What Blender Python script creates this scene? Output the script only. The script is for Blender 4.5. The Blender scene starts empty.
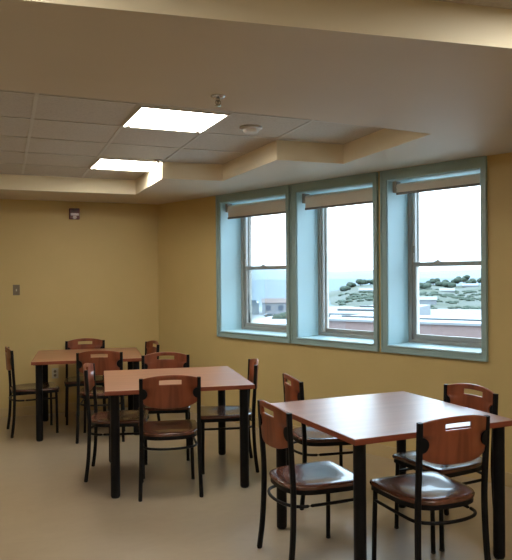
import bpy, bmesh, math, random
from mathutils import Vector, Matrix
random.seed(7)
sc = bpy.context.scene
col = sc.collection

# ------------------------------------------------------------------ camera
F_PX, PITCH, ROLL, YAW, EYE = 669.24, -0.0053, 0.0081, 0.400, 1.5254
cp, sp, cr, sr = math.cos(PITCH), math.sin(PITCH), math.cos(ROLL), math.sin(ROLL)
Rv = Vector((math.cos(YAW), -math.sin(YAW), 0)); Fh = Vector((math.sin(YAW), math.cos(YAW), 0)); Zv = Vector((0, 0, 1))
Uv = -sp*Fh + cp*Zv; Dv = cp*Fh + sp*Zv
RIGHT = cr*Rv - sr*Uv; UP = sr*Rv + cr*Uv
cam_data = bpy.data.cameras.new('camera'); cam = bpy.data.objects.new('camera', cam_data); col.objects.link(cam)
m = Matrix.Identity(4)
for i in range(3):
    m[i][0] = RIGHT[i]; m[i][1] = UP[i]; m[i][2] = -Dv[i]
m[2][3] = EYE
cam.matrix_world = m
cam_data.sensor_fit = 'HORIZONTAL'; cam_data.sensor_width = 36; cam_data.lens = F_PX/512*36
cam_data.clip_end = 20000; cam_data.clip_start = 0.05
sc.camera = cam
# ------------------------------------------------------------------ world, exposure
sc.view_settings.view_transform = 'Standard'; sc.view_settings.look = 'None'
sc.view_settings.gamma = 1; sc.view_settings.use_curve_mapping = False
EXPOSURE = 1.0
sc.view_settings.exposure = EXPOSURE
SKY_S = 6.0
LAMP = 11.8
w = bpy.data.worlds.new('overcast_sky'); sc.world = w; w.use_nodes = True
nt = w.node_tree; nt.nodes.clear()
o_ = nt.nodes.new('ShaderNodeOutputWorld'); b_ = nt.nodes.new('ShaderNodeBackground')
tc = nt.nodes.new('ShaderNodeTexCoord'); sx = nt.nodes.new('ShaderNodeSeparateXYZ'); rp = nt.nodes.new('ShaderNodeValToRGB')
nt.links.new(tc.outputs['Generated'], sx.inputs[0]); nt.links.new(sx.outputs['Z'], rp.inputs[0])
rp.color_ramp.elements[0].position = 0.0; rp.color_ramp.elements[0].color = (0.24, 0.29, 0.33, 1)
e = rp.color_ramp.elements.new(0.08); e.color = (0.37, 0.41, 0.45, 1)
e = rp.color_ramp.elements.new(0.35); e.color = (0.62, 0.80, 0.95, 1)
rp.color_ramp.elements[-1].position = 1.0; rp.color_ramp.elements[-1].color = (0.70, 0.88, 1.0, 1)
nt.links.new(rp.outputs[0], b_.inputs[0]); b_.inputs[1].default_value = SKY_S
nt.links.new(b_.outputs[0], o_.inputs[0])

# ------------------------------------------------------------------ helpers
def new_obj(name, bm, mat=None, parent=None, smooth=False, autosm=None):
    me = bpy.data.meshes.new(name)
    bmesh.ops.recalc_face_normals(bm, faces=bm.faces)
    bm.to_mesh(me); bm.free()
    for pl in me.polygons: pl.use_smooth = smooth
    if autosm is not None:
        try: me.set_sharp_from_angle(angle=math.radians(autosm))
        except Exception: pass
    ob = bpy.data.objects.new(name, me)
    if mat:
        for mt in (mat if isinstance(mat, (list, tuple)) else [mat]): me.materials.append(mt)
    col.objects.link(ob)
    if parent: ob.parent = parent
    return ob
def tag(o, label, cat, group=None, kind=None):
    o['label'] = label; o['category'] = cat
    if group: o['group'] = group
    if kind: o['kind'] = kind
    return o
def struct(o, label, cat):
    o['label'] = label; o['category'] = cat; o['kind'] = 'structure'; return o
def thing(name, loc, rz, label, cat, group=None):
    o = bpy.data.objects.new(name, None); o.empty_display_size = .1; col.objects.link(o)
    o.location = loc; o.rotation_euler = (0, 0, rz)
    return tag(o, label, cat, group)
def copy_tree(o, parent=None):
    c = o.copy(); col.objects.link(c)
    if parent: c.parent = parent
    for ch in list(o.children): copy_tree(ch, c)
    return c
def bm_box(bm, lo, hi, M=None, bevel=0):
    vs = [Vector((x, y, z)) for x in (lo[0], hi[0]) for y in (lo[1], hi[1]) for z in (lo[2], hi[2])]
    if M: vs = [M @ v for v in vs]
    V = [bm.verts.new(v) for v in vs]
    fs = [bm.faces.new([V[i] for i in f]) for f in ((0,1,3,2),(4,6,7,5),(0,4,5,1),(2,3,7,6),(0,2,6,4),(1,5,7,3))]
    if bevel:
        es = set(e for f in fs for e in f.edges)
        bmesh.ops.recalc_face_normals(bm, faces=fs)
        bmesh.ops.bevel(bm, geom=list(es), offset=bevel, segments=2, affect='EDGES', profile=.6)
    return V
def bm_prism(bm, pts, z0, z1, M=None):
    f = lambda x, y, z: (M @ Vector((x, y, z))) if M else Vector((x, y, z))
    a = [bm.verts.new(f(x, y, z0)) for x, y in pts]; b = [bm.verts.new(f(x, y, z1)) for x, y in pts]
    n = len(pts)
    bm.faces.new(a[::-1]); bm.faces.new(b)
    for i in range(n): bm.faces.new((a[i], a[(i+1) % n], b[(i+1) % n], b[i]))
def smooth_path(pts, sub=5):
    P = [Vector(p) for p in pts]; out = []
    for i in range(len(P)-1):
        p0 = P[max(i-1, 0)]; p1 = P[i]; p2 = P[i+1]; p3 = P[min(i+2, len(P)-1)]
        for k in range(sub):
            t = k/sub
            out.append(.5*((2*p1)+(-p0+p2)*t+(2*p0-5*p1+4*p2-p3)*t*t+(-p0+3*p1-3*p2+p3)*t**3))
    out.append(P[-1]); return out
def bm_tube(bm, path, r, n=12, power=2.0, rr=None, closed=False):
    """sweep a round (power 2) or squarish (power 4+) section along path"""
    rings = []; N = len(path); up = Vector((0, 1, 0))
    for i, p in enumerate(path):
        a = path[i-1] if (i > 0 or closed) else p; b = path[(i+1) % N] if (i < N-1 or closed) else p
        t = (b-a).normalized()
        x = up.cross(t)
        if x.length < .05: x = Vector((1, 0, 0)).cross(t)
        x.normalize(); y = t.cross(x).normalized()
        R = rr[i] if rr else r
        ring = []
        for k in range(n):
            th = 2*math.pi*(k+.5)/n; c, s = math.cos(th), math.sin(th)
            q = (abs(c)**power+abs(s)**power)**(-1/power)
            ring.append(bm.verts.new(p + x*c*q*R + y*s*q*R))
        rings.append(ring)
    for i in range(N if closed else N-1):
        A, B = rings[i], rings[(i+1) % N]
        for k in range(n): bm.faces.new((A[k], A[(k+1) % n], B[(k+1) % n], B[k]))
    if not closed:
        bm.faces.new(rings[0][::-1]); bm.faces.new(rings[-1])
def bm_lathe(bm, prof, n=24, M=None):
    rings = []
    for r, z in prof:
        ring = []
        for k in range(n):
            th = 2*math.pi*k/n; v = Vector((r*math.cos(th), r*math.sin(th), z))
            ring.append(bm.verts.new(M @ v if M else v))
        rings.append(ring)
    for A, B in zip(rings, rings[1:]):
        for k in range(n): bm.faces.new((A[k], A[(k+1) % n], B[(k+1) % n], B[k]))
    bm.faces.new(rings[0][::-1]); bm.faces.new(rings[-1])

# ------------------------------------------------------------------ materials
def mat(name, rgb, rough=.6, metal=0, spec=.5, noise=None, bump=None, coat=0, wood=None):
    """noise=(scale, second rgb, detail); bump=(scale, strength); wood=(axis scale vec, dark rgb)"""
    M_ = bpy.data.materials.new(name); M_.use_nodes = True
    n = M_.node_tree.nodes; l = M_.node_tree.links; bs = n['Principled BSDF']
    bs.inputs['Base Color'].default_value = (*rgb, 1); bs.inputs['Roughness'].default_value = rough
    bs.inputs['Metallic'].default_value = metal; bs.inputs['Specular IOR Level'].default_value = spec
    bs.inputs['Coat Weight'].default_value = coat
    t = n.new('ShaderNodeTexCoord')
    if noise:
        nz = n.new('ShaderNodeTexNoise'); nz.inputs['Scale'].default_value = noise[0]; nz.inputs['Detail'].default_value = noise[2]
        l.new(t.outputs['Object'], nz.inputs['Vector'])
        r = n.new('ShaderNodeValToRGB'); r.color_ramp.elements[0].color = (*noise[1], 1); r.color_ramp.elements[1].color = (*rgb, 1)
        r.color_ramp.elements[0].position = .35; r.color_ramp.elements[1].position = .65
        l.new(nz.outputs['Fac'], r.inputs[0]); l.new(r.outputs[0], bs.inputs['Base Color'])
    if wood:
        mp = n.new('ShaderNodeMapping'); mp.inputs['Scale'].default_value = wood[0]; l.new(t.outputs['Object'], mp.inputs[0])
        nz = n.new('ShaderNodeTexNoise'); nz.inputs['Scale'].default_value = 1; nz.inputs['Detail'].default_value = 6
        nz.inputs['Distortion'].default_value = .6
        l.new(mp.outputs[0], nz.inputs['Vector'])
        r = n.new('ShaderNodeValToRGB'); r.color_ramp.elements[0].color = (*wood[1], 1); r.color_ramp.elements[1].color = (*rgb, 1)
        r.color_ramp.elements[0].position = .38; r.color_ramp.elements[1].position = .62
        l.new(nz.outputs['Fac'], r.inputs[0]); l.new(r.outputs[0], bs.inputs['Base Color'])
    if bump:
        nb = n.new('ShaderNodeTexNoise'); nb.inputs['Scale'].default_value = bump[0]; nb.inputs['Detail'].default_value = 4
        l.new(t.outputs['Object'], nb.inputs['Vector'])
        b = n.new('ShaderNodeBump'); b.inputs['Strength'].default_value = bump[1]; b.inputs['Distance'].default_value = .002
        l.new(nb.outputs['Fac'], b.inputs['Height']); l.new(b.outputs[0], bs.inputs['Normal'])
    return M_
def emit(name, rgb, s):
    M_ = bpy.data.materials.new(name); M_.use_nodes = True
    n = M_.node_tree.nodes; l = M_.node_tree.links; n.remove(n['Principled BSDF'])
    e = n.new('ShaderNodeEmission'); e.inputs[0].default_value = (*rgb, 1); e.inputs[1].default_value = s
    l.new(e.outputs[0], n['Material Output'].inputs[0]); return M_
WALL = mat('yellow_wall_paint', (.60, .455, .20), .55, noise=(3, (.58, .44, .19), 3), bump=(180, .12))
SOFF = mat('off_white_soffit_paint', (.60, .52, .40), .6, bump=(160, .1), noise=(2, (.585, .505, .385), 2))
FACE = mat('pale_yellow_soffit_edge_lit', (.86, .77, .58), .55, noise=(2, (.84, .75, .56), 2))  # edge colour lifted above the underside's, carrying the lamps' light on it
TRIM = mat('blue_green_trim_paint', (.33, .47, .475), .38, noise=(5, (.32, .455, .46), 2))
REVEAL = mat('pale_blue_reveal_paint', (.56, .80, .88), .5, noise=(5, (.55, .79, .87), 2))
BASE = mat('baseboard_paint', (.56, .43, .23), .45, noise=(6, (.54, .41, .21), 2))
BLACK = mat('black_satin_metal', (.004, .004, .005), .45, spec=.2, noise=(30, (.006, .0055, .007), 2))
RUBBER = mat('black_rubber', (.008, .008, .008), .7, noise=(60, (.012, .012, .012), 2))
TOP = mat('cherry_laminate', (.34, .145, .072), .42, spec=.6, coat=.55, wood=((1.2, 26, 26), (.295, .12, .056)))
TOP.node_tree.nodes['Principled BSDF'].inputs['Coat Roughness'].default_value = .34
EDGE = mat('cherry_edge_band', (.27, .065, .03), .4, wood=((3, 3, 60), (.2, .045, .02)))
BACKW = mat('red_brown_veneer', (.26, .070, .030), .3, wood=((16, 16, 2.0), (.17, .042, .018)))
SEATW = mat('dark_brown_seat_wood', (.15, .055, .033), .25, spec=.8, coat=.3, wood=((18, 2.5, 10), (.09, .03, .018)))
FRAME = mat('grey_taupe_vinyl_frame', (.36, .35, .32), .4, noise=(9, (.34, .33, .30), 2))
TRACK = mat('white_balance_track', (.72, .74, .74), .4, noise=(9, (.68, .70, .70), 2))
SHADE = mat('beige_roller_fabric', (.80, .75, .66), .8, noise=(140, (.75, .70, .61), 3))
HEM = mat('grey_hem_bar', (.22, .20, .18), .5, noise=(20, (.2, .18, .16), 2))
METAL = mat('brushed_chrome', (.6, .6, .6), .25, metal=1, noise=(40, (.5, .5, .5), 2))
RED = mat('dark_red_plastic', (.13, .012, .012), .35, noise=(30, (.11, .01, .01), 2))
LENS = mat('clear_white_lens', (.6, .5, .5), .15, noise=(60, (.45, .38, .38), 2))
PLATE = mat('grey_switch_plate', (.2, .16, .11), .4, noise=(30, (.18, .145, .1), 2))
PLATEL = mat('ivory_outlet_plate', (.52, .47, .36), .4, noise=(30, (.5, .45, .34), 2))
DARK = mat('dark_slot', (.02, .018, .015), .6, noise=(30, (.015, .012, .01), 2))
WHITE = mat('white_plastic', (.62, .58, .52), .45, noise=(30, (.6, .56, .5), 2))
TBAR = mat('ceiling_grid_metal', (.56, .52, .45), .5, noise=(30, (.54, .5, .43), 2))
DIFF = emit('troffer_diffuser_glow', (1.0, .95, .84), LAMP)

# floor: sheet vinyl, marbled beige, glossy
def floor_mat():
    M_ = mat('marbled_beige_vinyl', (.46, .38, .27), .2, spec=.8, coat=.7)
    n = M_.node_tree.nodes; l = M_.node_tree.links; bs = n['Principled BSDF']
    t = n.new('ShaderNodeTexCoord'); mp = n.new('ShaderNodeMapping'); mp.inputs['Scale'].default_value = (1, 1.6, 1); mp.inputs['Rotation'].default_value = (0, 0, .3)
    l.new(t.outputs['Object'], mp.inputs[0])
    nz = n.new('ShaderNodeTexNoise'); nz.inputs['Scale'].default_value = 5; nz.inputs['Detail'].default_value = 9; nz.inputs['Roughness'].default_value = .62; nz.inputs['Distortion'].default_value = 1.2
    l.new(mp.outputs[0], nz.inputs['Vector'])
    r = n.new('ShaderNodeValToRGB'); r.color_ramp.elements[0].position = .3; r.color_ramp.elements[1].position = .7
    r.color_ramp.elements[0].color = (.345, .26, .17, 1); r.color_ramp.elements[1].color = (.395, .31, .21, 1)
    l.new(nz.outputs['Fac'], r.inputs[0]); l.new(r.outputs[0], bs.inputs['Base Color'])
    bs.inputs['Coat Roughness'].default_value = .3
    rr = n.new('ShaderNodeMapRange'); rr.inputs['To Min'].default_value = .26; rr.inputs['To Max'].default_value = .34
    l.new(nz.outputs['Fac'], rr.inputs['Value']); l.new(rr.outputs[0], bs.inputs['Roughness'])
    b = n.new('ShaderNodeBump'); b.inputs['Strength'].default_value = .05; b.inputs['Distance'].default_value = .002
    n2 = n.new('ShaderNodeTexNoise'); n2.inputs['Scale'].default_value = 7; l.new(mp.outputs[0], n2.inputs['Vector'])
    l.new(n2.outputs['Fac'], b.inputs['Height']); l.new(b.outputs[0], bs.inputs['Normal'])
    return M_
FLOOR = floor_mat()
# acoustic tile: grid lines run with the tiles (0.61 m), fissured surface
GX0, GY0, TILE, TX, SL = .335, 3.90, .61, .575, .04
def tile_mat():
    M_ = mat('acoustic_ceiling_tile', (.52, .47, .40), .85)
    n = M_.node_tree.nodes; l = M_.node_tree.links; bs = n['Principled BSDF']
    t = n.new('ShaderNodeTexCoord'); nz = n.new('ShaderNodeTexNoise'); nz.inputs['Scale'].default_value = 70; nz.inputs['Detail'].default_value = 5
    l.new(t.outputs['Object'], nz.inputs['Vector'])
    r = n.new('ShaderNodeValToRGB'); r.color_ramp.elements[0].position = .3; r.color_ramp.elements[1].position = .55
    r.color_ramp.elements[0].color = (.47, .42, .35, 1); r.color_ramp.elements[1].color = (.54, .49, .415, 1)
    l.new(nz.outputs['Fac'], r.inputs[0]); l.new(r.outputs[0], bs.inputs['Base Color']); return M_
TILEM = tile_mat()
def glass_mat():
    M_ = bpy.data.materials.new('clear_window_glass'); M_.use_nodes = True
    n = M_.node_tree.nodes; l = M_.node_tree.links; n.remove(n['Principled BSDF'])
    a = n.new('ShaderNodeBsdfTransparent'); g = n.new('ShaderNodeBsdfGlossy'); g.inputs['Roughness'].default_value = .02
    a.inputs[0].default_value = (.93, .96, .97, 1)
    f = n.new('ShaderNodeFresnel'); f.inputs[0].default_value = 1.35; mx = n.new('ShaderNodeMixShader')
    l.new(f.outputs[0], mx.inputs[0]); l.new(a.outputs[0], mx.inputs[1]); l.new(g.outputs[0], mx.inputs[2])
    l.new(mx.outputs[0], n['Material Output'].inputs[0]); return M_
GLASS = glass_mat()

# ------------------------------------------------------------------ room geometry
H = 2.397          # soffit underside
ZT = 2.547         # acoustic tile plane
CX, CY = 2.046, 7.847     # far right corner
TH = .3477
dS = Vector((math.sin(TH), -math.cos(TH), 0)); nO = Vector((math.cos(TH), math.sin(TH), 0))
# frame of the window wall: x = along the wall from the corner, y = outward, z = up
MW = Matrix(((dS.x, nO.x, 0, CX), (dS.y, nO.y, 0, CY), (0, 0, 1, 0), (0, 0, 0, 1)))
XL, YB, WT = -4.5, -4.5, .44
S_END = (CY-YB)/math.cos(TH)
wall_end = MW @ Vector((S_END, 0, 0))

bm = bmesh.new(); bm_prism(bm, [(XL-.2, YB-.2), (wall_end.x+.2, YB-.2), (wall_end.x+.1, YB), (CX+.1, CY+.1), (XL-.2, CY+.1)], -.12, 0)
struct(new_obj('floor', bm, FLOOR), 'beige marbled vinyl floor with a soft shine', 'floor')
bm = bmesh.new(); bm_box(bm, (XL-.2, CY, 0), (CX+.05, CY+.2, 2.75))
struct(new_obj('wall_back', bm, WALL), 'plain yellow back wall with a switch and a fire alarm', 'wall')
bm = bmesh.new(); bm_box(bm, (XL-.2, YB-.2, 0), (XL, CY, 2.75))
struct(new_obj('wall_left', bm, WALL), 'yellow left wall outside the picture', 'wall')
bm = bmesh.new(); bm_box(bm, (XL, YB-.2, 0), (wall_end.x+.4, YB, 2.75))
struct(new_obj('wall_front', bm, WALL), 'yellow wall behind the camera', 'wall')

# windows: casing outer extents (s0, s1), measured along the wall
WINS = [(1.122, 2.213), (2.236, 3.247), (3.283, 4.231)]
CAS, ZB = .046, .885          # casing width and bottom
ZI0, ZI1 = .937, 2.318        # opening bottom, top
opens = [(1.172, 2.167), (2.300, 3.201), (3.338, 4.186)]
bm = bmesh.new()
bm_box(bm, (0, 0, 0), (S_END, WT, ZI0), MW)
bm_box(bm, (0, 0, ZI1), (S_END, WT, 2.75), MW)
e0 = 0
for a, b in opens:
    bm_box(bm, (e0, 0, ZI0), (a, WT, ZI1), MW); e0 = b
bm_box(bm, (e0, 0, ZI0), (S_END, WT, ZI1), MW)
struct(new_obj('wall_right', bm, WALL), 'yellow wall at an angle holding the three deep windows', 'wall')

# baseboards
bm = bmesh.new(); bm_box(bm, (XL, CY-.012, 0), (CX-.005, CY, .1)); 
struct(new_obj('baseboard_back', bm, BASE), 'low painted baseboard along the back wall', 'baseboard')
bm = bmesh.new(); bm_box(bm, (.012, -.012, 0), (S_END, 0, .1), MW)
struct(new_obj('baseboard_right', bm, BASE), 'low painted baseboard along the window wall', 'baseboard')

# ceiling: tile plane everywhere, soffit with a stepped tray edge below it
bm = bmesh.new(); bm_prism(bm, [(XL-.2, YB-.2), (wall_end.x+.3, YB-.2), (CX+.3, CY+.2), (XL-.2, CY+.2)], ZT, ZT+.1)
struct(new_obj('ceiling', bm, TILEM), 'raised ceiling of square acoustic tiles', 'ceiling')
slope = -.1259
by = lambda x: 2.219 + slope*(x-.144)
sB = (CY-1.62)/math.cos(TH); # rough; find intersection of beam line with window wall
for _ in range(30):
    p = MW @ Vector((sB, 0, 0)); sB += (p.y-by(p.x))/math.cos(TH)*.8
pB = MW @ Vector((sB, 0, 0))
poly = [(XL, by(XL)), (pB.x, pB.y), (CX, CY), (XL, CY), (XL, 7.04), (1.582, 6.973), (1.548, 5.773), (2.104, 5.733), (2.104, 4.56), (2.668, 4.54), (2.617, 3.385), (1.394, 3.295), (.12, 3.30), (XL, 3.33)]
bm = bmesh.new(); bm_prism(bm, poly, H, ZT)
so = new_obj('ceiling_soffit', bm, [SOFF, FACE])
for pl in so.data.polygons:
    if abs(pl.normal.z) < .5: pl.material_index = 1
struct(so, 'dropped off-white soffit with a stepped edge lightened to pale yellow as if lamplit around the tile ceiling', 'soffit')
# grid bars: thin T bars under the tiles
def grid(name, xs, ys, label):
    bm = bmesh.new()
    for x in xs: bm_box(bm, (x-.011, ys[0], ZT-.004), (x+.011, ys[-1], ZT-.0005))
    for y in ys: bm_box(bm, (xs[0], y-.011, ZT-.004), (xs[-1], y+.011, ZT-.0005))
    return struct(new_obj(name, bm, TBAR), label, 'ceiling grid')
bm = bmesh.new()
for k in range(-8, 4):
    x = GX0+TX*k; ye = 6.95 if k < 2 else (5.7 if k < 3 else 4.5); y0 = 3.36 if k < 3 else 3.42
    xa, xb = x+SL*(y0-GY0), x+SL*(ye-GY0)
    bm_prism(bm, [(xa-.011, y0), (xa+.011, y0), (xb+.011, ye), (xb-.011, ye)], ZT-.004, ZT-.0005)
for k in range(0, 6):
    y = GY0+TILE*k
    x1 = 2.62 if y < 4.54 else (2.1 if y < 5.7 else 1.545)
    bm_box(bm, (XL+.02, y-.011, ZT-.004), (x1, y+.011, ZT-.0005))
struct(new_obj('ceiling_grid', bm, TBAR), 'thin metal grid between the ceiling tiles', 'ceiling grid')

# ------------------------------------------------------------------ window casings, reveals and sashes
DEP = .30
def build_window(i, s0, s1, o0, o1, double_hung):
    # casing
    bm = bmesh.new(); t = .018
    za, zb = ZB, H-.002
    bm_box(bm, (s0, -t, za), (o0, 0, zb), MW); bm_box(bm, (o1, -t, za), (s1, 0, zb), MW)
    bm_box(bm, (o0, -t, za), (o1, 0, ZI0), MW); bm_box(bm, (o0, -t, ZI1), (o1, 0, zb), MW)
    # raised outer bead
    for a, b in (((s0, za), (s0+.012, zb)), ((s1-.012, za), (s1, zb)), ((s0, za), (s1, za+.012)), ((s0, zb-.012), (s1, zb))):
        bm_box(bm, (a[0], -t-.008, a[1]), (b[0], -t, b[1]), MW)
    side = ['far left', 'middle', 'right'][i-1]
    struct(new_obj('trim_%d' % i, bm, TRIM), 'blue-green painted casing around the %s window' % side, 'window trim')
    root = bpy.data.objects.new('window_%d' % i, None); col.objects.link(root); root.matrix_world = MW @ Matrix.Translation((o0, 0, ZI0))
    struct(root, {1: 'far left window, sash window looking over a white house', 2: 'middle window, one tall pane without a middle rail', 3: 'right window, sash window nearest the right edge looking at a green hill'}[i], 'window')
    W, HH = o1-o0, ZI1-ZI0
    def part(name, boxes, m_, parent=root, bev=0):
        bm = bmesh.new()
        for lo, hi in boxes: bm_box(bm, lo, hi, None, bev)
        return new_obj(name, bm, m_, parent)
    e = .008
    part('reveal', [((0, -.004, 0), (e, DEP, HH)), ((W-e, -.004, 0), (W, DEP, HH)), ((e, -.004, HH-e), (W-e, DEP, HH))], REVEAL)
    part('sill', [((e, -.03, 0), (W-e, DEP, .012))], REVEAL, bev=.003)
    fw = .034
    x0, x1, z0, z1 = e, W-e, .012, HH-e
    part('frame', [((x0, DEP-.02, z0), (x0+fw, DEP+.10, z1)), ((x1-fw, DEP-.02, z0), (x1, DEP+.10, z1)), ((x0+fw, DEP-.02, z0), (x1-fw, DEP+.10, z0+.03)), ((x0+fw, DEP-.02, z1-fw), (x1-fw, DEP+.10, z1))], FRAME, bev=.002)
    a, b = x0+fw, x1-fw
    def sash(name, za, zb, y0, y1, st, rb, rt):
        s_ = part(name, [((a, y0, za), (a+st, y1, zb)), ((b-st, y0, za), (b, y1, zb)), ((a+st, y0, za), (b-st, y1, za+rb)), ((a+st, y0, zb-rt), (b-st, y1, zb))], FRAME, bev=.003)
        part('glass_pane', [((a+st-.004, (y0+y1)/2-.002, za+rb-.004), (b-st+.004, (y0+y1)/2+.002, zb-rt+.004))], GLASS, s_)
        return s_
    if double_hung:
        zm = 1.617-ZI0
        lo = sash('lower_sash', z0+.031, zm+.018, DEP, DEP+.03, .03, .04, .036)
        up = sash('upper_sash', zm-.018, z1-fw-.001, DEP+.04, DEP+.07, .028, .034, .03)
        k = bmesh.new(); bm_box(k, (W*.33-.03, DEP-.0, zm+.018), (W*.33+.03, DEP+.028, zm+.026), None, .002)
        bm_box(k, (W*.33-.012, DEP+.004, zm+.026), (W*.33+.012, DEP+.024, zm+.036), None, .003)
        new_obj('sash_lock', k, METAL, lo)
        part('balance_track', [((a+.001, DEP+.002, zm+.019), (a+.026, DEP+.032, z1-fw-.002))], TRACK)
        part('tilt_latch', [((a+.004, DEP-.006, zm+.10), (a+.022, DEP+.001, zm+.16))], FRAME)
    else:
        s_ = sash('fixed_sash', z0+.031, z1-fw-.001, DEP+.03, DEP+.06, .028, .035, .03)
        part('balance_track', [((a+.001, DEP+.002, z0+.032), (a+.018, DEP+.028, z1-fw-.002))], TRACK)
    # roller shade hung near the room side, pulled almost fully up
    drop = [2.140, 2.150, 2.195][i-1]
    rt = thing('roller_shade', (0, 0, 0), 0, {1: 'beige roller shade rolled up at the top of the far left window', 2: 'beige roller shade rolled up at the top of the middle window', 3: 'beige roller shade rolled up highest, at the top of the right window'}[i], 'window shade', 'roller shades in the window heads')
    rt.matrix_world = MW @ Matrix.Translation((o0, 0, 0))
    yc, rad, zc = .095, .030, 2.262
    bm = bmesh.new(); bm_tube(bm, [Vector((.045, yc, zc)), Vector((W-.045, yc, zc))], rad, 20)
    new_obj('roll', bm, SHADE, rt, True, 40)
    bm = bmesh.new(); bm_box(bm, (.05, yc-rad-.001, drop+.018), (W-.05, yc-rad+.002, zc)); new_obj('fabric', bm, SHADE, rt)
    bm = bmesh.new(); bm_box(bm, (.048, yc-rad-.008, drop), (W-.048, yc-rad+.008, drop+.020), None, .004); new_obj('hem_bar', bm, HEM, rt)
    for xx in (.010, W-.044):
        bm = bmesh.new(); bm_box(bm, (xx, yc-.034, zc-.045), (xx+.034, yc+.034, ZI1-.009), None, .003)
        new_obj('bracket', bm, FRAME, rt)
for i in range(3):
    build_window(i+1, *WINS[i], *opens[i], i != 1)

# ------------------------------------------------------------------ ceiling fixtures
def troffer(x, y, label):
    t = thing('ceiling_light', (x, y, ZT-.004), 0, label, 'ceiling light', 'recessed square ceiling lights')
    bm = bmesh.new(); h = TX/2-.002; r = h-.014
    for lo, hi in (((-h, -h), (h, -r)), ((-h, r), (h, h)), ((-h, -r), (-r, r)), ((r, -r), (h, r))):
        bm_box(bm, (lo[0], lo[1], -.008), (hi[0], hi[1], .002))
    new_obj('frame', bm, TBAR, t)
    bm = bmesh.new(); bm_box(bm, (-r, -r, -.003), (r, r, .001)); new_obj('diffuser', bm, DIFF, t)
    for sx_, sy_ in ((-1, 1), (1, 1)):
        bm = bmesh.new(); bm_box(bm, (sx_*(r-.03)-.012, sy_*(r-.03)-.02, -.012), (sx_*(r-.03)+.012, sy_*(r-.03)+.02, -.003), None, .003)
        new_obj('latch', bm, TBAR, t)
    return t
troffer(GX0+1.5*TX+.01, GY0+.5*TILE, 'lit square ceiling light, the nearer and larger, beside the smoke detector')
troffer(GX0+1.5*TX+.085, GY0+3.5*TILE, 'lit square ceiling light farther back beside the tray corner')
for x, y, lb in ((-1.6, 5.0, 'added square fill light, unseen, left of the frame by the far tables'), (-.2, 1.6, 'added square fill light, unseen, above the frame before the beam on the left'),
                 (2.1, 1.35, 'added square fill light, unseen, above the frame before the beam on the right'), (-2.9, -2.4, 'added square fill light, unseen, in the rear left part of the room'),
                 (.9, -2.4, 'added square fill light, unseen, in the rear middle part of the room'), (4.0, -2.4, 'added square fill light, unseen, in the rear right part of the room')):
    troffer(GX0+TILE*(round((x-GX0)/TILE-.5)+.5) if y > 3 else x, GY0+1.5*TILE if y > 3 else y, lb)  # fixtures out of view, added to fill the room and brighten the beam

def sprinkler(x, y, z, label):
    t = thing('fire_sprinkler', (x, y, z), 0, label, 'sprinkler', 'ceiling sprinklers')
    bm = bmesh.new(); bm_lathe(bm, [(.036, 0), (.036, -.003), (.024, -.012), (.012, -.014)], 20); new_obj('escutcheon', bm, METAL, t, True, 40)
    bm = bmesh.new(); bm_lathe(bm, [(.010, -.012), (.010, -.024), (.006, -.027), (.004, -.045)], 12)
    for s in (-1, 1): bm_tube(bm, smooth_path([(s*.008, 0, -.022), (s*.014, 0, -.032), (s*.003, 0, -.046)], 3), .0025, 6)
    new_obj('head', bm, METAL, t, True, 40)
    bm = bmesh.new(); bm_lathe(bm, [(.004, -.045), (.017, -.047), (.017, -.049), (.004, -.050)], 16); new_obj('deflector', bm, METAL, t, True, 40)
sprinkler(1.096, 3.045, H, 'small chrome sprinkler head on the lower soffit above the nearer light')
sprinkler(1.49, 5.68, ZT-.004, 'small chrome sprinkler head on the tiles at the tray corner by the farther light')
t = thing('smoke_detector', (1.76, 4.23, ZT-.0005), 0, 'round white smoke detector on the ceiling tiles right of the lights', 'smoke detector')
bm = bmesh.new(); bm_lathe(bm, [(.078, 0), (.078, -.010), (.070, -.016), (.058, -.018)], 32); new_obj('base', bm, WHITE, t, True, 35)
bm = bmesh.new(); bm_lathe(bm, [(.056, -.017), (.052, -.030), (.044, -.040), (.012, -.043)], 32); new_obj('sensor_dome', bm, WHITE, t, True, 35)

# ------------------------------------------------------------------ wall devices
t = thing('fire_alarm', (1.069, CY, 2.255), 0, 'dark red fire alarm strobe high on the back wall', 'fire alarm')
bm = bmesh.new(); bm_box(bm, (-.058, -.045, -.062), (.058, 0, .062), None, .008); new_obj('housing', bm, RED, t)
bm = bmesh.new(); bm_box(bm, (-.046, -.062, -.024), (.046, -.044, .006), None, .007); new_obj('strobe_lens', bm, LENS, t)
bm = bmesh.new()
for k in range(4): bm_box(bm, (-.035, -.047, .018+k*.010), (.035, -.0445, .022+k*.010))
new_obj('horn_grille', bm, DARK, t)
bm = bmesh.new(); bm_lathe(bm, [(.022, 0), (.022, .008), (.014, .012), (.006, .012)], 20, Matrix.Translation((0, -.044, -.042)) @ Matrix.Rotation(math.pi/2, 4, 'X')); new_obj('test_button', bm, LENS, t, True, 40)
t = thing('light_switch', (.44, CY, 1.397), 0, 'small grey light switch plate on the back wall', 'light switch')
bm = bmesh.new(); bm_box(bm, (-.036, -.006, -.058), (.036, 0, .058), None, .002); new_obj('plate', bm, PLATE, t)
bm = bmesh.new(); bm_box(bm, (-.006, -.018, -.014), (.006, -.006, .010), None, .002); new_obj('toggle', bm, PLATEL, t)
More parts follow.
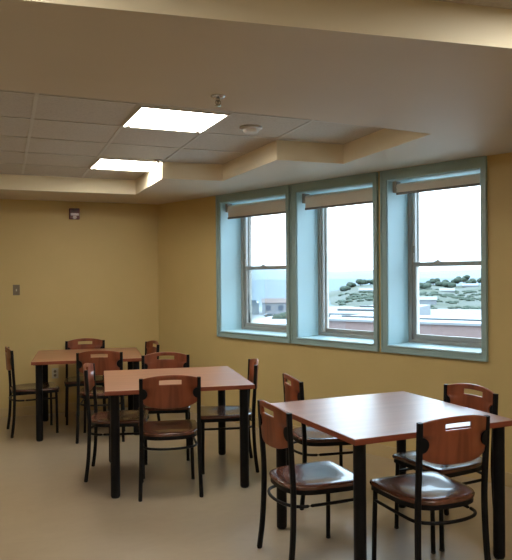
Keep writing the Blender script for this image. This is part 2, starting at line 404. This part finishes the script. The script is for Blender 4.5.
def outlet(M, label, z):
    t = thing('wall_outlet', (0, 0, 0), 0, label, 'outlet', 'wall outlets'); t.matrix_world = M
    bm = bmesh.new(); bm_box(bm, (-.036, -.006, -.058), (.036, 0, .058), None, .002); new_obj('plate', bm, PLATEL, t)
    for zz in (-.022, .022):
        bm = bmesh.new(); bm_lathe(bm, [(.016, 0), (.016, .003), (.014, .0035)], 16, Matrix.Translation((0, -.0055, zz)) @ Matrix.Rotation(math.pi/2, 4, 'X'))
        s = new_obj('socket', bm, PLATE, t)
        bm = bmesh.new()
        for xx in (-.006, .006): bm_box(bm, (xx-.0015, -.0095, zz-.003), (xx+.0015, -.0088, zz+.007))
        new_obj('slot', bm, DARK, s)
outlet(Matrix.Translation((.843, CY, .45)), 'ivory wall outlet low on the back wall behind the farthest table', .45)
outlet(MW @ Matrix.Translation((.78, 0, .33)), 'small wall outlet low on the window wall, seen under the middle table', .33)

# ------------------------------------------------------------------ tables
TS, TT = 1.03, .75
def make_table():
    r = thing('cafe_table', (0, 0, 0), 0, '', 'table', 'square cherry-topped tables')
    h = TS/2
    bm = bmesh.new(); bm_box(bm, (-h+.003, -h+.003, TT-.028), (h-.003, h-.003, TT), None, .002); new_obj('tabletop', bm, TOP, r)
    bm = bmesh.new()
    pts_o = [(-h, -h), (h, -h), (h, h), (-h, h)]
    for lo, hi in (((-h, -h), (h, -h+.003)), ((-h, h-.003), (h, h)), ((-h, -h+.003), (-h+.003, h-.003)), ((h-.003, -h+.003), (h, h-.003))):
        bm_box(bm, (lo[0], lo[1], TT-.029), (hi[0], hi[1], TT-.001))
    new_obj('edge_band', bm, EDGE, r)
    q = h-.066
    for a, b in ((-1, -1), (1, -1), (1, 1), (-1, 1)):
        bm = bmesh.new(); bm_lathe(bm, [(.026, .006), (.031, .010), (.032, .02), (.032, TT-.034), (.031, TT-.034)], 28, Matrix.Translation((a*q, b*q, 0)))
        lg = new_obj('leg', bm, BLACK, r, True, 35)
        bm = bmesh.new(); bm_lathe(bm, [(.022, 0), (.027, .002), (.027, .008), (.02, .010)], 20, Matrix.Translation((a*q, b*q, 0))); new_obj('foot_glide', bm, RUBBER, lg, True, 35)
        bm = bmesh.new(); bm_box(bm, (a*q-.05, b*q-.05, TT-.034), (a*q+.05, b*q+.05, TT-.028)); new_obj('mounting_plate', bm, BLACK, lg)
    return r
tb0 = make_table()
TBL = [((2.152, 3.238), .012, 'square cherry-topped table nearest the camera at right, bright with window reflection'),
       ((1.425, 5.025), -.170, 'square cherry-topped table in the middle, between the nearest and the farthest tables'),
       ((1.073, 6.935), -.153, 'square cherry-topped table farthest away by the back wall')]
for k, (xy, rz, lb) in enumerate(TBL):
    o = tb0 if k == 0 else copy_tree(tb0)
    o.location = (*xy, 0); o.rotation_euler.z = rz; o['label'] = lb
    f = (.975, 1.02, 1.0)[k]; o.scale = (f, f, 1)

# ------------------------------------------------------------------ chairs
WB, HT, YT, YR, WR, WF, YF = .198, .833, .244, .238, .209, .190, .173
def post_y(z):   # y of the rear post at height z
    pts = [(0, -YR), (.2, -.226), (.44, -.224), (.6, -.232), (HT, -YT)]
    for (a, ya), (b, yb) in zip(pts, pts[1:]):
        if z <= b: return ya+(yb-ya)*(z-a)/(b-a)
    return pts[-1][1]
def seat_outline(n, off=0.0):
    out = []
    for k in range(n):
        th = 2*math.pi*k/n; c, s = math.cos(th), math.sin(th)
        if s >= 0: a, b, p = .215+off, .200+off, 12.0
        else: a, b, p = .215+off, .236+off, 3.2
        q = (abs(c/a)**p+abs(s/b)**p)**(-1/p)
        x, y = c*q, s*q
        x *= 1-.05*(.198-y)/.4
        out.append((x, y))
    return out
def make_chair():
    r = thing('dining_chair', (0, 0, 0), 0, '', 'chair', 'matching dining chairs around the tables')
    for s in (-1, 1):
        path = smooth_path([(s*WR, -YR-.012, .006), (s*.204, -.232, .16), (s*.199, -.224, .34), (s*.197, -.224, .47), (s*.197, -.233, .62), (s*WB, -YT, HT)], 6)
        bm = bmesh.new(); bm_tube(bm, path, .0135, 16, 4.5); lg = new_obj('back_post', bm, BLACK, r, True, 40)
        bm = bmesh.new(); bm_lathe(bm, [(.011, 0), (.013, .002), (.013, .010), (.009, .012)], 14, Matrix.Translation((s*WR, -YR-.012, 0))); new_obj('foot_cap', bm, RUBBER, lg, True, 35)
        path = smooth_path([(s*WF, YF, .006), (s*.186, .172, .2), (s*.180, .168, .425)], 5)
        bm = bmesh.new(); bm_tube(bm, path, .0125, 14); lg = new_obj('leg', bm, BLACK, r, True, 40)
        bm = bmesh.new(); bm_lathe(bm, [(.011, 0), (.0135, .002), (.0135, .012), (.010, .014)], 14, Matrix.Translation((s*WF, YF, 0))); new_obj('foot_cap', bm, RUBBER, lg, True, 35)
        # dark disc joining post and backrest
        zc = .727; yc = post_y(zc)-.004
        bm = bmesh.new()
        bm_prism(bm, [(-s*.0375*math.cos(a), .0375*math.sin(a)) for a in [math.pi*(k/16-.5) for k in range(17)]], -.010, .010, Matrix.Translation((s*(WB-.006), yc, zc)) @ Matrix.Rotation(s*.15, 4, 'Z') @ Matrix.Rotation(math.pi/2+.06, 4, 'X'))
        new_obj('mounting_disc', bm, BLACK, r, True, 35)
    # seat frame
    bm = bmesh.new(); n = 56
    o1 = seat_outline(n, -.004); o2 = seat_outline(n, -.024)
    R = [[bm.verts.new((x, y, z)) for x, y in o] for o, z in ((o1, .402), (o1, .428), (o2, .428), (o2, .402))]
    for j in range(4):
        A, B = R[j], R[(j+1) % 4]
        for k in range(n): bm.faces.new((A[k], A[(k+1) % n], B[(k+1) % n], B[k]))
    new_obj('seat_frame', bm, BLACK, r, True, 40)
    # saddle-shaped seat
    bm = bmesh.new(); o = seat_outline(n, .003); rings = []
    def zt(x, y, f): 
        d = 1-f*f
        return .450 - .011*math.exp(-(x/.13)**4-((y+.02)/.13)**4)
    prof = [(.0, 0), (.2, 0), (.4, 0), (.6, 0), (.75, 0), (.87, 0), (.95, -.001), (.985, -.004), (1.0, -.010)]
    for f, dz in prof[1:]:
        rings.append([bm.verts.new((x*f, y*f, zt(x*f, y*f, f)+dz)) for x, y in o])
    rings.append([bm.verts.new((x*.985, y*.985, .428)) for x, y in o])
    c0 = bm.verts.new((0, 0, zt(0, 0, 0))); c1 = bm.verts.new((0, 0, .428))
    for k in range(n):
        bm.faces.new((c0, rings[0][k], rings[0][(k+1) % n])); bm.faces.new((c1, rings[-1][(k+1) % n], rings[-1][k]))
    for A, B in zip(rings, rings[1:]):
        for k in range(n): bm.faces.new((A[k], B[k], B[(k+1) % n], A[(k+1) % n]))
    new_obj('seat', bm, SEATW, r, True, 50)
    # curved backrest with hand slot and side notches
    us = [-1, -.95, -.88, -.8, -.7, -.6, -.5, -.40, -.25, -.12, 0, .12, .25, .40, .5, .6, .7, .8, .88, .95, 1]
    vs = [0, .04, .1, .16, .22, .28, .32, .36, .4, .44, .48, .52, .56, .6, .64, .68, .72, .76, .80, .86, .90, .95, 1]
    bm = bmesh.new(); G = {}
    def bottom(u): return .628 + .030*abs(u)**2.8
    def top(u): return .857 - .027*abs(u)**2.2
    def X(v):
        x = WB-.006
        z = .64+.2*v; d = abs(z-.727)
        if d < .040: x -= .036*math.sqrt(1-(d/.040)**2)
        if v < .3: x -= .014*((.3-v)/.3)**2
        return x
    for i, u in enumerate(us):
        for j, v in enumerate(vs):
            z = bottom(u)+(top(u)-bottom(u))*v
            x = u*X(v) if abs(u) > .41 else u*(WB-.006)
            if abs(u) > .41:
                k = (abs(u)-.40)/.60; x = math.copysign((.40*(WB-.006))*(1-k)+X(v)*k, u)
            y = post_y(min(z, HT)) - .036*(1-u*u) + (-.0 if z < HT else 0)
            G[i, j] = bm.verts.new((x, y, z))
    for i in range(len(us)-1):
        for j in range(len(vs)-1):
            if abs((us[i]+us[i+1])/2) < .40 and .72 <= (vs[j]+vs[j+1])/2 <= .86: continue
            bm.faces.new((G[i, j], G[i+1, j], G[i+1, j+1], G[i, j+1]))
    ob = new_obj('backrest', bm, BACKW, r, True)
    sd = ob.modifiers.new('thickness', 'SOLIDIFY'); sd.thickness = .014; sd.offset = 0
    bv = ob.modifiers.new('soft_edge', 'BEVEL'); bv.width = .003; bv.segments = 2; bv.limit_method = 'ANGLE'; bv.angle_limit = math.radians(50)
    # U-shaped stretcher round the back
    zs = .345
    P = [(-.186, .171, zs), (-.188, .05, zs), (-.188, -.09, zs), (-.180, -.17, zs), (-.138, -.218, zs), (-.07, -.243, zs), (0, -.25, zs), (.07, -.243, zs), (.138, -.218, zs), (.180, -.17, zs), (.188, -.09, zs), (.188, .05, zs), (.186, .171, zs)]
    bm = bmesh.new(); bm_tube(bm, [Vector(p) for p in smooth_path(P, 4)], .0085, 10); new_obj('stretcher', bm, BLACK, r, True, 50)
    return r
ch0 = make_chair()
CH = [
 (1.712, 3.237, -1.599, 'dark wooden chair at the left side of the nearest table, its seat shining'),
 (2.242, 4.068, -1.737, 'dark wooden chair behind the nearest table, only its back and seat edge showing'),
 (2.120, 2.828, -.007, 'wooden chair at the near side of the nearest table, back turned to the camera'),
 (2.527, 3.210, 1.664, 'wooden chair at the right side of the nearest table, close to the right picture edge'),
 (1.292, 4.704, -.211, 'wooden chair at the near side of the middle table, back turned to the camera'),
 (1.062, 5.228, -1.86, 'wooden chair at the left side of the middle table, its back seen edge on'),
 (1.842, 5.060, 1.295, 'wooden chair at the right side of the middle table, below the far left window'),
 (1.500, 5.560, 2.85, 'wooden chair behind the middle table, its slotted back rising above the top'),
 (.570, 7.018, -1.528, 'leftmost wooden chair, at the left side of the farthest table'),
 (1.096, 7.290, 2.991, 'wooden chair behind the farthest table, closest to the back wall'),
 (1.136, 6.500, -.269, 'wooden chair at the near side of the farthest table, behind the edge-on chair'),
 (1.485, 6.890, 1.630, 'wooden chair at the right side of the farthest table, mostly hidden by other chairs'),
]
for k, (x, y, rz, lb) in enumerate(CH):
    o = ch0 if k == 0 else copy_tree(ch0)
    o.location = (x, y, 0); o.rotation_euler.z = rz; o['label'] = lb

# ------------------------------------------------------------------ outdoors
def at(px, py, dist):
    a = (px-256)/F_PX; b = (280-py)/F_PX
    v = RIGHT*a + UP*b + Dv
    v = v/math.hypot(v.x, v.y)*dist
    return Vector((v.x, v.y, v.z+EYE))
GZ = -12.0
WATER = mat('calm_grey_blue_water', (0.065, 0.084, 0.104), .9, spec=.1, noise=(.01, (0.063, 0.082, 0.101), 3))
FAR = mat('haze_tinted_hillside', (0.077, 0.097, 0.113), .9, noise=(.004, (0.069, 0.089, 0.104), 4))  # distance haze is painted in as a pale blue-grey base colour
GREEN = mat('hill_grass_and_scrub', (0.036, 0.044, 0.030), .95, spec=.1, noise=(.03, (0.060, 0.066, 0.060), 8))
TREE = mat('dull_green_foliage', (0.027, 0.037, 0.028), .95, spec=.1, noise=(.1, (0.031, 0.041, 0.031), 5))
ASPH = mat('pale_asphalt', (0.082, 0.082, 0.084), .8, noise=(.3, (0.073, 0.073, 0.075), 4))
ROOFW = mat('white_roof_membrane', (0.121, 0.126, 0.130), .6, noise=(.4, (0.108, 0.113, 0.121), 4))
ROOFG = mat('dark_grey_flashing', (0.029, 0.034, 0.041), .6, noise=(2, (0.024, 0.029, 0.034), 3))
ROOFP = mat('pink_brown_shingles', (0.080, 0.058, 0.053), .85, noise=(2.5, (0.068, 0.048, 0.045), 4))
SIDING = mat('white_house_siding', (0.112, 0.118, 0.128), .7, noise=(1.5, (0.101, 0.108, 0.118), 3))
PANEB = mat('blue_grey_window_pane', (0.036, 0.053, 0.077), .2, noise=(1.5, (0.029, 0.045, 0.068), 3))
CARP = mat('teal_car_paint', (0.024, 0.041, 0.044), .3, coat=.5, noise=(2, (0.022, 0.036, 0.039), 2))
TYRE = mat('black_tyre', (0.005, 0.005, 0.005), .8, noise=(9, (0.007, 0.007, 0.007), 2))
TRUNK = mat('grey_brown_bark', (0.029, 0.024, 0.020), .9, noise=(5, (0.020, 0.016, 0.012), 4))
def brick_mat():
    M_ = mat('pink_red_brick', (0.126, 0.080, 0.074), .85)
    n = M_.node_tree.nodes; l = M_.node_tree.links; bs = n['Principled BSDF']
    t = n.new('ShaderNodeTexCoord'); mp = n.new('ShaderNodeMapping'); l.new(t.outputs['Object'], mp.inputs[0]); mp.inputs['Rotation'].default_value = (math.pi/2, 0, 0)
    b = n.new('ShaderNodeTexBrick'); b.inputs['Scale'].default_value = 2.2; b.inputs['Color1'].default_value = (0.129, 0.084, 0.080, 1); b.inputs['Color2'].default_value = (0.112, 0.070, 0.064, 1); b.inputs['Mortar'].default_value = (0.126, 0.100, 0.094, 1)
    b.inputs['Mortar Size'].default_value = .02
    l.new(mp.outputs[0], b.inputs['Vector']); l.new(b.outputs[0], bs.inputs['Base Color']); return M_
BRICK = brick_mat()
BOUNCE = mat('pale_bounce_roof', (0.351, 0.351, 0.344), .9, noise=(6, (0.309, 0.309, 0.302), 5))  # kept pale so the added roof reflects light upward
# ground by the building, water beyond
def polar(az, d): return (math.sin(az)*d, math.cos(az)*d)
def sector(a0, a1, d0, d1, na=24):
    P = [polar(a0+(a1-a0)*k/na, d0) for k in range(na+1)] + [polar(a1-(a1-a0)*k/na, d1) for k in range(na+1)]
    return P
bm = bmesh.new(); bm_prism(bm, sector(-.1, 1.35, 12, 300), GZ-1, GZ)
struct(new_obj('ground', bm, ASPH), 'pale open ground below the windows', 'ground')
bm = bmesh.new(); bm_prism(bm, sector(-.3, 1.6, 296, 5200), GZ-3, GZ-.6)
tag(new_obj('bay_water', bm, WATER), 'calm pale water of the bay beyond the rooftops', 'water', kind='structure')
bm = bmesh.new(); bm_box(bm, (-6, WT+.02, -2.9), (14, 22, -2.6), MW)  # slab added out of sight to bounce skylight up onto the soffit
struct(new_obj('bounce_roof', bm, BOUNCE), 'added pale roof below the windows, unseen, bouncing light up', 'roof')
# distant ridge across the bay
bm = bmesh.new(); na, nd = 90, 10; V = {}
rnd = random.Random(3); ph = [rnd.random()*6 for _ in range(6)]
for i in range(na+1):
    az = -.1+1.4*i/na
    top = 46+12*math.sin(az*5+ph[0])+8*math.sin(az*13+ph[1])+4*math.sin(az*31+ph[2])
    for j in range(nd+1):
        d = 3000+1500*j/nd; h = math.sin(math.pi*min(1, j/nd*1.0))**.8 if 0 < j < nd else 0
        x, y = polar(az, d); V[i, j] = bm.verts.new((x, y, GZ-1+(top-GZ)*h*(1+.04*math.sin(az*60+j))))
for i in range(na):
    for j in range(nd): bm.faces.new((V[i, j], V[i+1, j], V[i+1, j+1], V[i, j+1]))
struct(new_obj('distant_hills', bm, FAR, smooth=True), 'long ridge across the bay, coloured blue for haze', 'hills')
# nearer green hill, behind the middle and right windows
def az_of(px): return math.atan2(*(lambda v: (v.x, v.y))(at(px, 280, 10)))
def hill_h(az, d):
    px = 256+F_PX*math.tan(az-YAW)
    prof = 0 if px < 326 else min(1, (px-326)/32)
    wob = .08*math.sin(az*70)+.05*math.sin(az*143+1)+.04*math.sin(az*31+d*.02)
    if px > 500: prof *= max(.3, 1-(px-500)/500)
    t = (d-260)/260
    if t <= 0 or t >= 1.6: return GZ-1
    s = math.sin(min(t, 1)*math.pi/2) if t <= 1 else math.cos((t-1)/.6*math.pi/2)
    return GZ-1 + 6.6*prof*s*(1+wob) + .35*math.sin(d*.11+az*40)*prof
bm = bmesh.new(); na, nd = 110, 34; V = {}
a0, a1 = az_of(318), az_of(700)
for i in range(na+1):
    az = a0+(a1-a0)*i/na
    for j in range(nd+1):
        d = 250+430*j/nd; x, y = polar(az, d); V[i, j] = bm.verts.new((x, y, hill_h(az, d)))
for i in range(na):
    for j in range(nd): bm.faces.new((V[i, j], V[i+1, j], V[i+1, j+1], V[i, j+1]))
struct(new_obj('green_hill', bm, GREEN, smooth=True), 'low green hill with scattered trees seen through the middle and right windows', 'hill')
def blob(bm, c, r, rnd, n=2, sq=.8):
    M = Matrix.Translation(c)
    ret = bmesh.ops.create_icosphere(bm, subdivisions=n, radius=r, matrix=M)
    for v in ret['verts']:
        k = 1+.22*(rnd.random()-.5); d = v.co-Vector(c); v.co = Vector(c)+Vector((d.x*k, d.y*k, d.z*k*sq))
def tree(px, d, h, wd, label):
    az = az_of(px); x, y = polar(az, d); z = hill_h(az, d) if d > 250 else GZ
    t = thing('tree', (x, y, z), 0, label, 'tree', 'trees on the green hill')
    rnd = random.Random(int(px*10+d))
    bm = bmesh.new(); bm_tube(bm, [Vector((0, 0, -.3)), Vector((.1, 0, h*.3)), Vector((0, .1, h*.6))], .3, 8, rr=[.35, .25, .15]); new_obj('trunk', bm, TRUNK, t, True)
    bm = bmesh.new()
    for k in range(7):
        blob(bm, ((rnd.random()-.5)*wd, (rnd.random()-.5)*wd, h*(.45+.35*rnd.random())), wd*(.28+.12*rnd.random()), rnd)
    new_obj('crown', bm, TREE, t, True)
tree(455.5, 500, 7.2, 6.0, 'taller left tree of the clump on the hill skyline in the right window')
tree(464, 505, 8.0, 6.2, 'tallest round tree on the hill skyline in the right window')
tree(484, 498, 5.6, 6.0, 'round tree on the hill skyline by the right edge of the right window')
for px, d, h, w_ in ((433, 505, 4.2, 6), (443, 495, 3.6, 7), (449, 470, 3.2, 6), (472, 500, 3.4, 7), (427, 430, 3, 7), (351, 500, 3.2, 5.5), (360.5, 500, 4.0, 6), (370, 505, 3.6, 5.5), (344, 470, 3, 6)):
    tree(px, d, h, w_, 'low dull green tree on the hill in the %s window' % ('middle' if px < 400 else 'right'))
# scrub along the slope: nobody could count it
bm = bmesh.new(); rnd = random.Random(11)
for k in range(420):
    px = 330+rnd.random()*170; d = 270+rnd.random()*180; az = az_of(px); x, y = polar(az, d)
    if hill_h(az, d) < GZ-.2 or abs(d-300) < 12 or abs(d-400) < 10 or d > 420: continue
    blob(bm, (x, y, hill_h(az, d)+.1), 1.0+1.6*rnd.random(), rnd, 1, .45)
tag(new_obj('hillside_scrub', bm, TREE), 'dull green scrub scattered over the hill slope', 'bushes', kind='stuff')
# houses on the hill: pale specks
for px, d, w_, h in ((428, 300, 7, 2.2), (470, 480, 10, 1.2), (447, 400, 8, 1.0), (366, 400, 8, 1.0)):
    az = az_of(px); x, y = polar(az, d)
    t = thing('far_house', (x, y, hill_h(az, d)-.3), -az, 'tiny pale house %s' % {428: 'at the foot of the hill, low left in the right window', 470: 'high on the hill, right of the tree clump', 447: 'halfway up the hill in the right window', 366: 'on the hill in the middle window'}[px], 'house', 'houses on the hill')
    bm = bmesh.new(); bm_box(bm, (-w_/2, -3, 0), (w_/2, 3, h)); new_obj('wall', bm, SIDING, t)
    bm = bmesh.new(); bm_prism(bm, [(-3.4, h), (3.4, h), (0, h+1.4)], -w_/2-.3, w_/2+.3, Matrix(((0, 0, 1, 0), (1, 0, 0, 0), (0, 1, 0, 0), (0, 0, 0, 1)))); new_obj('roof', bm, SIDING, t)
# the brick building with a pale roof (middle and right windows)
def roof_block(name, pxa, pya, pxb, pyb, da, db, depth, label, wallm, roofm, cop=.35, lines=()):
    A, B = at(pxa, pya, da), at(pxb, pyb, db); z = (A.z+B.z)/2
    ax = Vector((B.x-A.x, B.y-A.y, 0)); L = ax.length; rz = math.atan2(ax.y, ax.x)
    t = thing(name, (A.x, A.y, GZ), rz, label, 'building')
    h = z-GZ
    bm = bmesh.new(); bm_box(bm, (0, 0, 0), (L, depth, h-.14)); new_obj('wall', bm, wallm, t)
    bm = bmesh.new(); bm_box(bm, (0, cop, h-.14), (L, depth, h-.06)); new_obj('roof', bm, roofm, t)
    bm = bmesh.new(); bm_box(bm, (-.15, -.15, h-.14), (L+.15, cop, h)); new_obj('coping', bm, ROOFW, t)
    for (ya, yb_, zz, m_) in lines:
        bm = bmesh.new(); bm_box(bm, (.3, ya, h-.06), (L-.3, yb_, h-.06+zz)); new_obj('roof_curb', bm, m_, t)
    return t
roof_block('brick_building', 318, 320, 520, 323, 46.3, 41.5, 7.5, 'long pink brick building below the middle and right windows', BRICK, ROOFW, .5,
           lines=((3.0, 3.3, .10, ROOFG),))
roof_block('white_roofed_building', 318, 313, 384, 313.4, 66, 64, 22, 'flat white-roofed building behind the brick one, in the middle window', SIDING, ROOFW, .5,
           lines=((5.0, 5.4, .2, ROOFG), (13, 13.5, .2, ROOFG)))
# buildings seen through the far left window
t = roof_block('warehouse', 231, 303, 259, 303.5, 240, 240, 24, 'flat white building low in the far left window, at its left side', SIDING, ROOFW, .5)
bm = bmesh.new(); bm_box(bm, (.5, -.08, 3.2), (9.2, -.02, 5.0)); new_obj('window_band', bm, PANEB, t)
hb = at(262, 299, 236); rz = -az_of(275)
t = thing('gabled_house', (hb.x, hb.y, GZ), rz, 'white house with a pinkish roof low in the far left window', 'house')
hh = hb.z-GZ
bm = bmesh.new(); bm_box(bm, (0, 0, 0), (9, 7, hh-1.3)); new_obj('wall', bm, SIDING, t)
bm = bmesh.new(); bm_prism(bm, [(-.4, hh-1.35), (7.4, hh-1.35), (3.5, hh+.1)], -.3, 9.3, Matrix(((0, 0, 1, 0), (1, 0, 0, 0), (0, 1, 0, 0), (0, 0, 0, 1)))); new_obj('roof', bm, ROOFP, t)
for xx in (1.2, 5.6):
    bm = bmesh.new(); bm_box(bm, (xx, -.06, hh-4.2), (xx+2.0, .01, hh-2.2)); f_ = new_obj('window_frame', bm, ROOFW, t)
    bm = bmesh.new(); bm_box(bm, (xx+.1, -.09, hh-4.1), (xx+1.9, -.05, hh-2.3)); new_obj('pane', bm, PANEB, f_)
roof_block('low_roof_building', 225, 322, 296, 325, 47, 45, 12, 'low pale roof at the very bottom of the far left window', ROOFP, ROOFW, .4,
           lines=((8.8, 9.2, .25, ROOFG),))
# small parked car and a tree
cpos = at(270, 317.5, 222)
t = thing('parked_car', (cpos.x, cpos.y, GZ), rz+.1, 'small teal parked car in front of the white house in the far left window', 'car')
bm = bmesh.new(); M = Matrix(((0, 0, 1, -0.9), (1, 0, 0, 0), (0, 1, 0, 0), (0, 0, 0, 1)))
body = [(-2, .3), (2, .3), (2.05, .62), (1.6, .8), (.95, .85), (.45, 1.25), (-.9, 1.28), (-1.5, .88), (-2.05, .8)]
bm_prism(bm, body, -.8, .8, Matrix.Rotation(math.pi/2, 4, 'X')); new_obj('body', bm, CARP, t)
for xx in (-1.25, 1.25):
    for yy in (-.82, .62):
        bm = bmesh.new(); bm_lathe(bm, [(.2, 0), (.3, .02), (.3, .18), (.2, .2)], 16, Matrix.Translation((xx, yy+.2, .3)) @ Matrix.Rotation(math.pi/2, 4, 'X')); new_obj('wheel', bm, TYRE, t, True, 40)
bm = bmesh.new(); bm_prism(bm, [(-1.3, .88), (.75, .88), (.4, 1.2), (-.85, 1.22)], -.82, -.79, Matrix.Rotation(math.pi/2, 4, 'X')); bm_prism(bm, [(-1.3, .88), (.75, .88), (.4, 1.2), (-.85, 1.22)], .79, .82, Matrix.Rotation(math.pi/2, 4, 'X')); new_obj('side_windows', bm, PANEB, t)
bp = at(286.5, 321, 52); t = thing('garden_bush', (bp.x, bp.y, GZ), 0, 'pale green tree at the right side of the far left window', 'tree')
hb_ = bp.z-GZ; rnd = random.Random(5)
bm = bmesh.new(); bm_tube(bm, [Vector((0, 0, 0)), Vector((.1, 0, hb_*.5)), Vector((0, 0, hb_))], .15, 8, rr=[.25, .18, .1]); new_obj('trunk', bm, TRUNK, t, True)
bm = bmesh.new()
for k in range(9): blob(bm, ((rnd.random()-.5)*1.2, (rnd.random()-.5)*1.2, hb_*(.97)+.9*rnd.random()-.2), .45+.2*rnd.random(), rnd)
new_obj('crown', bm, TREE, t, True)
